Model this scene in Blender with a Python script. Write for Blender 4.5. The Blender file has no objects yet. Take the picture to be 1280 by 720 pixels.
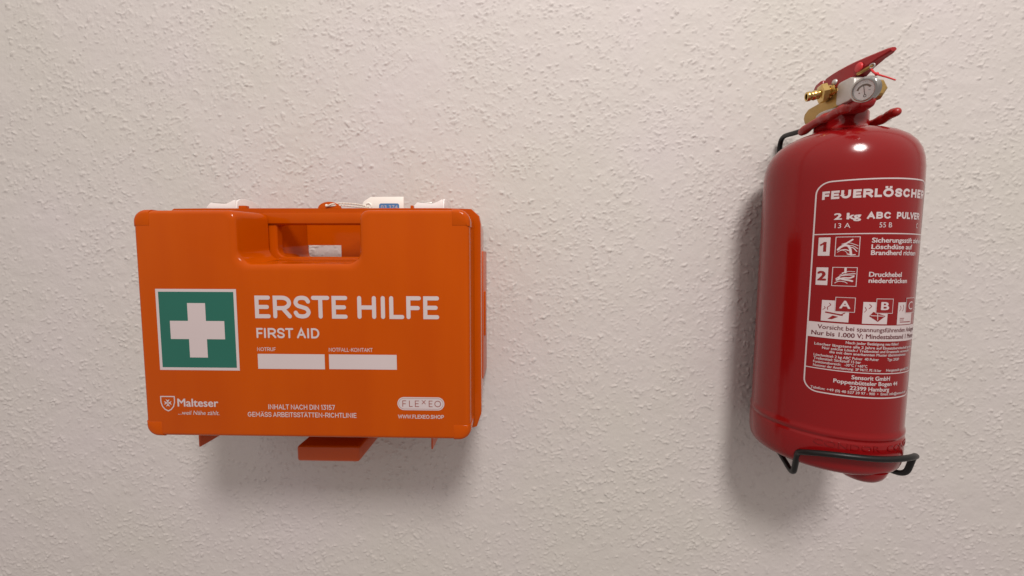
import bpy, bmesh, math, random
import numpy as np
from mathutils import Vector, Matrix

random.seed(7)
rng = np.random.default_rng(11)
C = bpy.context.scene.collection

# ------------------------------------------------------------------ camera
cam_d = bpy.data.cameras.new('camera')
cam = bpy.data.objects.new('camera', cam_d)
C.objects.link(cam)
bpy.context.scene.camera = cam
cam_d.sensor_width = 36.0
cam_d.lens = 489.83 / 1280 * 36.0
cam_d.clip_start = 0.01
cam_d.clip_end = 50
_r = Vector((0.9997111, 0.02393435, 0.002204)).normalized()
_f = Vector((-0.02371222, 0.99709638, -0.07236395)).normalized()
_u = _r.cross(_f)
cam.matrix_world = Matrix(((_r.x, _u.x, -_f.x, 0), (_r.y, _u.y, -_f.y, 0), (_r.z, _u.z, -_f.z, 0), (0, 0, 0, 1)))

# ------------------------------------------------------------------ light of the room
world = bpy.data.worlds.new('World')
bpy.context.scene.world = world
world.use_nodes = True
bg = world.node_tree.nodes['Background']
# plain room surroundings: pale ceiling above, dimmer walls and floor, as one smooth gradient
_n = world.node_tree; _tc = _n.nodes.new('ShaderNodeTexCoord'); _sx = _n.nodes.new('ShaderNodeSeparateXYZ'); _mr = _n.nodes.new('ShaderNodeMapRange'); _mx = _n.nodes.new('ShaderNodeMix'); _mx.data_type = 'RGBA'
_n.links.new(_tc.outputs['Generated'], _sx.inputs[0]); _n.links.new(_sx.outputs['Z'], _mr.inputs['Value'])
_mr.interpolation_type = 'SMOOTHSTEP'; _mr.inputs['From Min'].default_value = -0.15; _mr.inputs['From Max'].default_value = 0.9
_mx.inputs['A'].default_value = (0.345, 0.300, 0.285, 1); _mx.inputs['B'].default_value = (0.84, 0.77, 0.72, 1)
_n.links.new(_mr.outputs['Result'], _mx.inputs['Factor']); _n.links.new(_mx.outputs['Result'], bg.inputs['Color'])
bg.inputs['Strength'].default_value = 1.0
ld = bpy.data.lights.new('ceiling_lamp_light', 'AREA')
ld.shape = 'DISK'
ld.size = 0.36
ld.energy = 18.4
ld.color = (1.0, 0.95, 0.91)
lamp = bpy.data.objects.new('ceiling_lamp_light', ld)
C.objects.link(lamp)
lamp.location = (0.20, -0.72, 1.02)
lamp.rotation_euler = (Vector((0.0, 0.42, -0.05)) - lamp.location).to_track_quat('-Z', 'Y').to_euler()
vs = bpy.context.scene.view_settings
vs.view_transform = 'Standard'
vs.look = 'None'
vs.exposure = 0.0
vs.gamma = 1.0
vs.use_curve_mapping = False

# ------------------------------------------------------------------ materials
MATS = {}
def mat(name, col, rough=0.5, metal=0.0, coat=0.0, spec=0.5, var=0.0, vscale=30, bump=0.0, bscale=400, rvar=0.0, bdist=0.0003, coat_rough=0.08):
    if name in MATS: return MATS[name]
    m = bpy.data.materials.new(name); m.use_nodes = True
    nt = m.node_tree; b = nt.nodes['Principled BSDF']
    b.inputs['Base Color'].default_value = (*col, 1)
    b.inputs['Roughness'].default_value = rough
    b.inputs['Metallic'].default_value = metal
    b.inputs['Coat Weight'].default_value = coat
    b.inputs['Coat Roughness'].default_value = coat_rough
    b.inputs['Specular IOR Level'].default_value = spec
    tc = nt.nodes.new('ShaderNodeTexCoord')
    if var > 0:
        n = nt.nodes.new('ShaderNodeTexNoise'); n.inputs['Scale'].default_value = vscale; n.inputs['Detail'].default_value = 5
        nt.links.new(tc.outputs['Object'], n.inputs['Vector'])
        mx = nt.nodes.new('ShaderNodeMix'); mx.data_type = 'RGBA'
        mx.inputs['A'].default_value = (*[c * (1 - var) for c in col], 1)
        mx.inputs['B'].default_value = (*[min(1, c * (1 + var)) for c in col], 1)
        nt.links.new(n.outputs['Fac'], mx.inputs['Factor']); nt.links.new(mx.outputs['Result'], b.inputs['Base Color'])
    if rvar > 0:
        n = nt.nodes.new('ShaderNodeTexNoise'); n.inputs['Scale'].default_value = 60; n.inputs['Detail'].default_value = 6
        nt.links.new(tc.outputs['Object'], n.inputs['Vector'])
        mr = nt.nodes.new('ShaderNodeMapRange'); mr.inputs['To Min'].default_value = max(0.02, rough - rvar); mr.inputs['To Max'].default_value = rough + rvar
        nt.links.new(n.outputs['Fac'], mr.inputs['Value']); nt.links.new(mr.outputs['Result'], b.inputs['Roughness'])
    if bump > 0:
        n = nt.nodes.new('ShaderNodeTexNoise'); n.inputs['Scale'].default_value = bscale; n.inputs['Detail'].default_value = 3
        nt.links.new(tc.outputs['Object'], n.inputs['Vector'])
        bp = nt.nodes.new('ShaderNodeBump'); bp.inputs['Strength'].default_value = bump; bp.inputs['Distance'].default_value = bdist
        nt.links.new(n.outputs['Fac'], bp.inputs['Height']); nt.links.new(bp.outputs['Normal'], b.inputs['Normal'])
        if coat: nt.links.new(bp.outputs['Normal'], b.inputs['Coat Normal'])
    MATS[name] = m
    return m

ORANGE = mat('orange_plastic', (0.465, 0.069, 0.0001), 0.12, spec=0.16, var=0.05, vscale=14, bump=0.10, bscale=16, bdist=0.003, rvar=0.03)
ORANGE_D = mat('orange_bracket_plastic', (0.52, 0.068, 0.0004), 0.32, var=0.06, bump=0.2, bscale=300)
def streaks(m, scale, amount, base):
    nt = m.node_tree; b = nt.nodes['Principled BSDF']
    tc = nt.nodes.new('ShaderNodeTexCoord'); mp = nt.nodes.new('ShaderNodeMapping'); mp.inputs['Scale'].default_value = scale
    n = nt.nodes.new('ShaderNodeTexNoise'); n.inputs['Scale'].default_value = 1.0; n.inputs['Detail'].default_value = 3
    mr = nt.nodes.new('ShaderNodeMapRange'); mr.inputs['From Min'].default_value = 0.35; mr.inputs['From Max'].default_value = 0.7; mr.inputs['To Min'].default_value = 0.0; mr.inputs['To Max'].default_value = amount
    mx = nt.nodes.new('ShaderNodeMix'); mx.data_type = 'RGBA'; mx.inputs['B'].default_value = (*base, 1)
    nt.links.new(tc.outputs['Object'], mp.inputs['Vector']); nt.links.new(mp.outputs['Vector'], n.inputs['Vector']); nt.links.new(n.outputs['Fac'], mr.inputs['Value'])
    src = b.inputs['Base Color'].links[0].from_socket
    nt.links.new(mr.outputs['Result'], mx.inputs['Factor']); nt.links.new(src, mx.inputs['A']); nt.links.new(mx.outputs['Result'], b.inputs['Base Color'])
streaks(ORANGE, (34, 5, 5), 0.35, (0.38, 0.042, 0.0001))  # faint reflections on the lid, put into the plastic's colour as vertical streaks
RED = mat('red_enamel', (0.215, 0.004, 0.005), 0.15, spec=0.4, var=0.07, vscale=9, bump=0.08, bscale=22, bdist=0.003, rvar=0.03)
RED_M = mat('red_painted_metal', (0.30, 0.008, 0.010), 0.3, var=0.1, vscale=60, bump=0.25, bscale=350)
RED_R = mat('red_rubber_sleeve', (0.32, 0.010, 0.008), 0.38, var=0.12, vscale=70, bump=0.4, bscale=220, bdist=0.0006)
RED_P = mat('bright_red_plastic', (0.62, 0.03, 0.035), 0.4)
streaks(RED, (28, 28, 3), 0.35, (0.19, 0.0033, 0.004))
PRINT = mat('white_print', (0.53, 0.45, 0.45), 0.4, var=0.03)
PRINT_D = mat('dark_red_print', (0.10, 0.006, 0.010), 0.35)
PRINT_R = mat('red_print', (0.215, 0.005, 0.006), 0.3)
GREEN = mat('green_print', (0.011, 0.115, 0.082), 0.35, var=0.03)
BROWN = mat('brown_print', (0.26, 0.06, 0.045), 0.4)
WHITE = mat('white_plastic', (0.78, 0.74, 0.72), 0.35)
TAGM = mat('tag_plastic', (0.80, 0.76, 0.70), 0.4, bump=0.1)
BLUE = mat('blue_print', (0.06, 0.17, 0.38), 0.4)
CORD = mat('white_cord', (0.74, 0.68, 0.60), 0.8, var=0.15, vscale=600)
BLACK = mat('black_coated_wire', (0.006, 0.006, 0.006), 0.4, spec=0.3, bump=0.25, bscale=500, rvar=0.08)
BRASS_R = mat('cast_brass', (0.42, 0.27, 0.09), 0.42, metal=0.85, var=0.25, vscale=90, bump=0.5, bscale=500)
BRASS = mat('polished_brass', (0.62, 0.43, 0.16), 0.2, metal=1.0, var=0.12, vscale=200)
STEEL = mat('silver_steel', (0.52, 0.49, 0.46), 0.42, metal=0.6, var=0.12, vscale=300, bump=0.3, bscale=900)
CHROME = mat('chromed_ring', (0.46, 0.45, 0.43), 0.14, metal=1.0)
DIAL = mat('dial_face', (0.80, 0.80, 0.80), 0.4)
DARK = mat('dark_print', (0.03, 0.028, 0.026), 0.4)
ARCM = mat('dial_arc_print', (0.16, 0.13, 0.10), 0.4)
LENS = bpy.data.materials.new('gauge_glass'); LENS.use_nodes = True
_l = LENS.node_tree; _t = _l.nodes.new('ShaderNodeBsdfTransparent'); _g = _l.nodes.new('ShaderNodeBsdfGlossy'); _g.inputs['Roughness'].default_value = 0.03; _m = _l.nodes.new('ShaderNodeMixShader'); _m.inputs[0].default_value = 0.05
_l.links.new(_t.outputs[0], _m.inputs[1]); _l.links.new(_g.outputs[0], _m.inputs[2]); _l.links.new(_m.outputs[0], _l.nodes['Material Output'].inputs['Surface'])

wm = bpy.data.materials.new('rough_plaster'); wm.use_nodes = True
nt = wm.node_tree; b = nt.nodes['Principled BSDF']
tc = nt.nodes.new('ShaderNodeTexCoord')
def noise(scale, detail, rough=0.5):
    n = nt.nodes.new('ShaderNodeTexNoise'); n.inputs['Scale'].default_value = scale; n.inputs['Detail'].default_value = detail; n.inputs['Roughness'].default_value = rough
    nt.links.new(tc.outputs['Object'], n.inputs['Vector']); return n
n1 = noise(5.0, 4); n2 = noise(620, 4, 0.65)
cr = nt.nodes.new('ShaderNodeValToRGB')
cr.color_ramp.elements[0].position = 0.35; cr.color_ramp.elements[0].color = (0.568, 0.538, 0.500, 1)
cr.color_ramp.elements[1].position = 0.68; cr.color_ramp.elements[1].color = (0.588, 0.541, 0.532, 1)
nt.links.new(n1.outputs['Fac'], cr.inputs['Fac']); nt.links.new(cr.outputs['Color'], b.inputs['Base Color'])
b.inputs['Roughness'].default_value = 0.75
b.inputs['Specular IOR Level'].default_value = 0.25
bp = nt.nodes.new('ShaderNodeBump'); bp.inputs['Strength'].default_value = 0.45; bp.inputs['Distance'].default_value = 0.0006
nt.links.new(n2.outputs['Fac'], bp.inputs['Height']); nt.links.new(bp.outputs['Normal'], b.inputs['Normal'])

# ------------------------------------------------------------------ helpers
def tag(o, label=None, cat=None, kind=None):
    if label: o['label'] = label
    if cat: o['category'] = cat
    if kind: o['kind'] = kind
    return o
def empty(name, loc, rot=None):
    o = bpy.data.objects.new(name, None); C.objects.link(o); o.empty_display_size = 0.02
    m = Matrix.Translation(loc)
    if rot is not None: m = m @ rot.to_4x4()
    o.matrix_world = m
    return o
INV = {}
def wmat(o):
    m = o.matrix_basis.copy()
    p = o.parent
    while p: m = p.matrix_basis @ m; p = p.parent
    return m
def obj(name, V, F, m, parent=None, smooth=False, sharp=30):
    """one mesh object; V in world metres"""
    V = np.asarray([tuple(v) for v in V], dtype=float)
    if parent is not None:
        M = np.array(wmat(parent).inverted())
        V = V @ M[:3, :3].T + M[:3, 3]
    me = bpy.data.meshes.new(name)
    me.from_pydata(V.tolist(), [], [tuple(f) for f in F])
    me.materials.append(m)
    if smooth:
        me.polygons.foreach_set('use_smooth', [True] * len(me.polygons))
        me.set_sharp_from_angle(angle=math.radians(sharp))
    me.update()
    o = bpy.data.objects.new(name, me); C.objects.link(o)
    o.parent = parent
    return o
class MB:
    def __init__(s): s.V = []; s.F = []
    def add(s, V, F):
        n = len(s.V); s.V += [tuple(v) for v in V]; s.F += [tuple(i + n for i in f) for f in F]; return s
    def build(s, name, m, parent=None, smooth=False, sharp=30): return obj(name, s.V, s.F, m, parent, smooth, sharp)
def bm_fix(V, F, fn):
    bm = bmesh.new(); vs_ = [bm.verts.new(v) for v in V]
    for f in F:
        try: bm.faces.new([vs_[i] for i in f])
        except ValueError: pass
    fn(bm); bm.verts.ensure_lookup_table(); bm.verts.index_update()
    V2 = [tuple(v.co) for v in bm.verts]; F2 = [tuple(v.index for v in f.verts) for f in bm.faces]
    bm.free(); return V2, F2
def loft(rings, cap0=True, cap1=True, closed=True):
    V = []; F = []; n = len(rings[0])
    for r in rings: V += [tuple(p) for p in r]
    for i in range(len(rings) - 1):
        for j in range(n if closed else n - 1):
            a = i * n + j; b2 = i * n + (j + 1) % n
            F.append((a, b2, b2 + n, a + n))
    if cap0: F.append(tuple(range(n - 1, -1, -1)))
    if cap1: F.append(tuple(range((len(rings) - 1) * n, len(rings) * n)))
    def fn(bm): bmesh.ops.recalc_face_normals(bm, faces=bm.faces)
    return bm_fix(V, F, fn)
def boxv(a, b2, bev=0.0, seg=2):
    x0, y0, z0 = a; x1, y1, z1 = b2
    V = [(x0, y0, z0), (x1, y0, z0), (x1, y1, z0), (x0, y1, z0), (x0, y0, z1), (x1, y0, z1), (x1, y1, z1), (x0, y1, z1)]
    F = [(0, 3, 2, 1), (4, 5, 6, 7), (0, 1, 5, 4), (1, 2, 6, 5), (2, 3, 7, 6), (3, 0, 4, 7)]
    def fn(bm):
        if bev: bmesh.ops.bevel(bm, geom=list(bm.edges), offset=bev, segments=seg, profile=0.5, affect='EDGES')
        bmesh.ops.recalc_face_normals(bm, faces=bm.faces)
    return bm_fix(V, F, fn)
def prism(poly, axis, t0, t1, bev=0.0, seg=2, holes=None):
    """poly of 2-D points extruded along a world axis ('x': points are (y,z); 'y': points are (x,z))"""
    def p3(p, t): return (t, p[0], p[1]) if axis == 'x' else ((p[0], t, p[1]) if axis == 'y' else (p[0], p[1], t))
    n = len(poly)
    V = [p3(p, t0) for p in poly] + [p3(p, t1) for p in poly]
    F = [tuple(range(n)), tuple(range(2 * n - 1, n - 1, -1))] + [(i, (i + 1) % n, n + (i + 1) % n, n + i) for i in range(n)]
    def fn(bm):
        bmesh.ops.recalc_face_normals(bm, faces=bm.faces)
        if bev: bmesh.ops.bevel(bm, geom=[e for e in bm.edges if e.calc_face_angle(0) > 0.5], offset=bev, segments=seg, profile=0.5, affect='EDGES', clamp_overlap=True)
        bmesh.ops.recalc_face_normals(bm, faces=bm.faces)
    return bm_fix(V, F, fn)
def catmull(P, n=6):
    P = [Vector(p) for p in P]; Q = [P[0] * 2 - P[1]] + P + [P[-1] * 2 - P[-2]]; out = []
    for i in range(1, len(Q) - 2):
        for k in range(n):
            t = k / n; a, b2, c, d = Q[i - 1], Q[i], Q[i + 1], Q[i + 2]
            out.append(0.5 * ((2 * b2) + (c - a) * t + (2 * a - 5 * b2 + 4 * c - d) * t * t + (3 * b2 - a - 3 * c + d) * t ** 3))
    return out + [P[-1]]
def fillet(P, rad, n=6):
    """polyline with its corners rounded"""
    P = [Vector(p) for p in P]; out = [P[0]]
    rads = rad if isinstance(rad, (list, tuple)) else [rad] * len(P)
    for i in range(1, len(P) - 1):
        a = (P[i - 1] - P[i]); b2 = (P[i + 1] - P[i]); d = min(rads[i], a.length * 0.48, b2.length * 0.48)
        p0 = P[i] + a.normalized() * d; p1 = P[i] + b2.normalized() * d
        for k in range(n + 1):
            t = k / n; out.append(p0 * (1 - t) ** 2 + P[i] * 2 * t * (1 - t) + p1 * t * t)
    return out + [P[-1]]
def tube(P, rad, n=14, ends=True):
    P = [Vector(p) for p in P]; R_ = rad if callable(rad) else (lambda t: rad)
    rings = []; T0 = None; N = None
    for i, p in enumerate(P):
        T = (P[min(i + 1, len(P) - 1)] - P[max(i - 1, 0)]).normalized()
        if N is None: N = T.orthogonal().normalized()
        else: N = (N - T * N.dot(T)).normalized()
        B = T.cross(N); r = R_(i / (len(P) - 1))
        rings.append([p + (N * math.cos(2 * math.pi * j / n) + B * math.sin(2 * math.pi * j / n)) * r for j in range(n)])
    if ends:
        def dome(ring, c, d, r):
            return [[c + (q - c) * math.cos(a) + d * r * math.sin(a) for q in ring] for a in (0.5, 1.0, 1.35)]
        s = dome(rings[0], P[0], (P[0] - P[1]).normalized(), R_(0)); e = dome(rings[-1], P[-1], (P[-1] - P[-2]).normalized(), R_(1))
        rings = s[::-1] + rings + e
    return loft(rings)
def lathe(prof, c, ax, n=64, up=None):
    """prof: (radius, height) along direction ax from point c"""
    ax = Vector(ax).normalized(); N = ax.orthogonal().normalized() if up is None else (Vector(up) - ax * Vector(up).dot(ax)).normalized(); B = ax.cross(N); c = Vector(c)
    rings = [[c + ax * h + (N * math.cos(2 * math.pi * j / n) + B * math.sin(2 * math.pi * j / n)) * max(r, 1e-5) for j in range(n)] for r, h in prof]
    return loft(rings)
def rrect(x0, x1, y0, y1, r, n=8):
    rs = r if isinstance(r, (list, tuple)) else [r] * 4      # corners: bl, br, tr, tl
    out = []
    for (cx, cy, a, q) in ((x0 + rs[0], y0 + rs[0], 180, 0), (x1 - rs[1], y0 + rs[1], 270, 1), (x1 - rs[2], y1 - rs[2], 0, 2), (x0 + rs[3], y1 - rs[3], 90, 3)):
        for k in range(n + 1):
            t = math.radians(a + 90 * k / n); out.append((cx + rs[q] * math.cos(t), cy + rs[q] * math.sin(t)))
    return out

# flat print: 2-D meshes in millimetres, later laid on a plane or wrapped round the cylinder
def ribbon(P, w, closed=False, cap=True):
    P = [Vector((p[0], p[1])) for p in P]; V = []; F = []; h = w / 2; n = len(P)
    for i in range(n):
        a = P[(i - 1) % n] if (closed or i > 0) else None; c = P[(i + 1) % n] if (closed or i < n - 1) else None
        if a is None: T = (c - P[i]).normalized(); N = Vector((-T.y, T.x)); k = 1
        elif c is None: T = (P[i] - a).normalized(); N = Vector((-T.y, T.x)); k = 1
        else:
            t1 = (P[i] - a).normalized(); t2 = (c - P[i]).normalized(); n1_ = Vector((-t1.y, t1.x)); n2_ = Vector((-t2.y, t2.x)); N = (n1_ + n2_)
            N = N.normalized() if N.length > 1e-6 else n1_; k = 1 / max(0.45, N.dot(n1_))
        V += [P[i] + N * h * k, P[i] - N * h * k]
    for i in range(n if closed else n - 1):
        j = (i + 1) % n; F.append((2 * i + 1, 2 * j + 1, 2 * j, 2 * i))
    if cap and not closed:
        for end in (0, n - 1):
            T = (P[0] - P[1]).normalized() if end == 0 else (P[-1] - P[-2]).normalized()
            N = Vector((-T.y, T.x)); s = len(V); m_ = 8
            for k in range(m_ + 1):
                t = math.pi * k / m_; V.append(P[end] - N * h * math.cos(t) + T * h * math.sin(t))
            F.append(tuple(range(s, s + m_ + 1)))
    return [(v.x, v.y, 0.0) for v in V], F
def arc(cx, cy, rx, ry, a0, a1, n=10):
    return [(cx + rx * math.cos(math.radians(a0 + (a1 - a0) * k / n)), cy + ry * math.sin(math.radians(a0 + (a1 - a0) * k / n))) for k in range(n + 1)]
S_CURVE = [(0.96, 0.80), (0.80, 0.95), (0.50, 1.0), (0.18, 0.95), (0.03, 0.75), (0.18, 0.58), (0.50, 0.50), (0.84, 0.41), (0.98, 0.22), (0.82, 0.05), (0.50, 0.0), (0.18, 0.05), (0.02, 0.20)]
def sm(P): return [(p.x, p.y) for p in catmull([(a, b2, 0) for a, b2 in P], 4)]
GL = {  # rounded sans capitals: width, left and right bearing, strokes in a unit cell
 'E': (.68, .09, .02, [[(1, 1), (.0, 1), (0, 0), (1, 0)], [(0, .5), (.88, .5)]]),
 'F': (.63, .09, .0, [[(1, 1), (0, 1), (0, 0)], [(0, .48), (.88, .48)]]),
 'R': (.81, .09, .02, [[(0, 0), (0, 1)] + arc(.50, .72, .48, .28, 90, -90), [(.50, .44), (0, .44)], [(.52, .44), (1, 0)]]),
 'S': (.76, .05, .02, [sm(S_CURVE)]),
 'T': (.79, .0, .0, [[(0, 1), (1, 1)], [(.5, 1), (.5, 0)]]),
 'H': (.81, .10, .10, [[(0, 1), (0, 0)], [(1, 1), (1, 0)], [(0, .5), (1, .5)]]),
 'I': (.18, .10, .09, [[(.5, 1), (.5, 0)]]),
 'L': (.64, .09, .0, [[(0, 1), (0, 0), (1, 0)]]),
 'A': (.86, .03, .03, [[(0, 0), (.5, 1), (1, 0)], [(.19, .32), (.81, .32)]]),
 'Ä': (.86, .03, .03, [[(0, 0), (.5, .9), (1, 0)], [(.19, .30), (.81, .30)], [(.25, 1.15), (.27, 1.15)], [(.73, 1.15), (.75, 1.15)]]),
 'D': (.80, .09, .05, [[(0, 0), (0, 1)] + arc(.42, .5, .58, .5, 90, -90), [(.42, 0), (0, 0)]]),
 'N': (.82, .10, .10, [[(0, 0), (0, 1), (1, 0), (1, 1)]]),
 'O': (.96, .06, .06, [arc(.5, .5, .5, .5, 90, 270, 12), arc(.5, .5, .5, .5, 270, 450, 12)]),
 'U': (.78, .09, .09, [[(0, 1), (0, .42)] + arc(.5, .42, .5, .42, 180, 360) + [(1, 1)]]),
 'K': (.76, .09, .0, [[(0, 1), (0, 0)], [(.95, 1), (.05, .42)], [(.36, .60), (1, 0)]]),
 '-': (.42, .05, .05, [[(0, .42), (1, .42)]]),
 '.': (.17, .05, .05, [[(.45, 0), (.55, 0)]]),
 'G': (.88, .06, .08, [arc(.5, .5, .5, .5, 45, 360, 20), [(1, .5), (.6, .5)]]),
 'M': (.96, .10, .10, [[(0, 0), (0, 1), (.5, .3), (1, 1), (1, 0)]]),
 'B': (.76, .09, .05, [[(0, 0), (0, 1)] + arc(.55, .76, .38, .24, 90, -90), [(.55, .52), (0, .52)], arc(.55, .26, .45, .26, 90, -90), [(.55, 0), (0, 0)]]),
 'C': (.86, .06, .03, [arc(.5, .5, .5, .5, 42, 318, 20)]),
 'X': (.78, .02, .02, [[(0, 1), (1, 0)], [(1, 1), (0, 0)]]),
 'W': (1.2, .02, .02, [[(0, 1), (.25, 0), (.5, .95), (.75, 0), (1, 1)]]),
 'P': (.74, .09, .02, [[(0, 0), (0, 1)] + arc(.50, .70, .48, .30, 90, -90), [(.5, .40), (0, .40)]]),
 '1': (.36, .05, .10, [[(0, .82), (.9, 1), (.9, 0)]]),
 '3': (.66, .05, .05, [[(0, 1), (.92, 1), (.42, .6)] + arc(.42, .30, .56, .30, 80, -140)]),
 '5': (.66, .05, .05, [[(.92, 1), (.12, 1), (.05, .52)] + arc(.42, .32, .56, .32, 100, -140)]),
 '7': (.64, .04, .02, [[(0, 1), (1, 1), (.35, 0)]]),
 ' ': (.30, 0, 0, []),
 'V': (.84, .01, .01, [[(0, 1), (.5, 0), (1, 1)]]),
 'Ö': (.96, .06, .06, [arc(.5, .5, .5, .5, 90, 270, 12), arc(.5, .5, .5, .5, 270, 450, 12), [(.22, 1.34), (.26, 1.34)], [(.74, 1.34), (.78, 1.34)]]),
}
def rtext(s, x0, x1, y0, y1, w=0.175, space=None, square=False):
    """rounded lettering fitted to x0..x1, baseline y0, cap height to y1 (mm)"""
    h = y1 - y0; pen = 0; items = []
    for ch in s:
        W, l, r, st = GL[ch]; W2 = W - 0.18 + w if ch != ' ' else (space or W)
        if square: W2 = W; l, r = l * .55 - .0, r * .55 + .01
        pen += l
        items.append((pen, W2, st)); pen += W2 + r
    l0 = items[0][0]; tot = pen - GL[s[-1]][2] - l0; kx = (x1 - x0) / (tot * h)
    V = []; F = []; q = 0
    for px, W, st in items:
        for P in st:
            Q = []
            for (a, b2) in P:
                X = (px - l0 + w / 2 + a * (W - w)) * h; Y = (w / 2 + b2 * (1 - w)) * h
                Q.append((x0 + X * kx, y0 + Y))
            if square:
                if len(Q) > 1:
                    A, B_ = Vector(Q[0]), Vector(Q[1]); Q[0] = tuple(A + (A - B_).normalized() * w * h / 2)
                    A, B_ = Vector(Q[-1]), Vector(Q[-2]); Q[-1] = tuple(A + (A - B_).normalized() * w * h / 2)
            v, f = ribbon(Q, w * h, cap=not square); z = 0.010 * (q % 4); q += 1
            n = len(V); V += [(a[0], a[1], z) for a in v]; F += [tuple(i + n for i in ff) for ff in f]
    return V, F
_capcache = {}
def fmesh(s, off):
    cu = bpy.data.curves.new('tmp', 'FONT'); cu.body = s; cu.size = 1.0; cu.offset = off; cu.resolution_u = 3
    o = bpy.data.objects.new('tmp', cu); C.objects.link(o)
    dg = bpy.context.evaluated_depsgraph_get(); me = o.evaluated_get(dg).to_mesh()
    V = np.array([tuple(v.co) for v in me.vertices]); F = [tuple(p.vertices) for p in me.polygons]
    o.evaluated_get(dg).to_mesh_clear(); bpy.data.objects.remove(o); bpy.data.curves.remove(cu)
    return V, F
def ftext(s, x0, x1, y0, cap, off=0.02, shear=0.0):
    """plain sans lettering fitted to x0..x1 with its baseline at y0 and capitals cap high (mm)"""
    if off not in _capcache:
        v, _ = fmesh('H', 0.0); v = v + 0.0; v[:, 1] *= 1.0; v = np.concatenate([v - [0, off * .6, 0], v + [0, off * .6, 0]]); _capcache[off] = (v[:, 1].min(), v[:, 1].max())
    lo, hi = _capcache[off]
    V, F = fmesh(s, 0.0); ky = cap / (hi - lo)
    if off > 0.001:
        n0 = len(V); V2 = []; F2 = []
        for q, (dx_, dy_) in enumerate(((-1, 0), (1, 0), (-.5, .8), (.5, .8), (-.5, -.8), (.5, -.8))):
            V2.append(V + np.array([dx_ * off, dy_ * off * 0.8, 0])); F2 += [tuple(i + n0 * q for i in f) for f in F]
        zz = np.repeat(np.arange(6) * 0.006, n0); V = np.concatenate(V2); F = F2
    else: zz = np.zeros(len(V))
    V = V.copy(); V[:, 1] = (V[:, 1] - lo) * ky
    V[:, 0] += V[:, 1] / ky * shear
    a, b2 = V[:, 0].min(), V[:, 0].max()
    V[:, 0] = x0 + (V[:, 0] - a) * (x1 - x0) / (b2 - a)
    V[:, 1] += y0; V[:, 2] = zz
    return [tuple(v) for v in V], F
def rect2(x0, x1, y0, y1): return [(x0, y0, 0), (x1, y0, 0), (x1, y1, 0), (x0, y1, 0)], [(0, 1, 2, 3)]
def poly2(P): return [(p[0], p[1], 0) for p in P], [tuple(range(len(P)))]
def frame2(x0, x1, y0, y1, w, r=0.0):
    P = rrect(x0, x1, y0, y1, r, 8) if r else [(x0, y0), (x1, y0), (x1, y1), (x0, y1)]
    return ribbon(P, w, closed=True)

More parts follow.
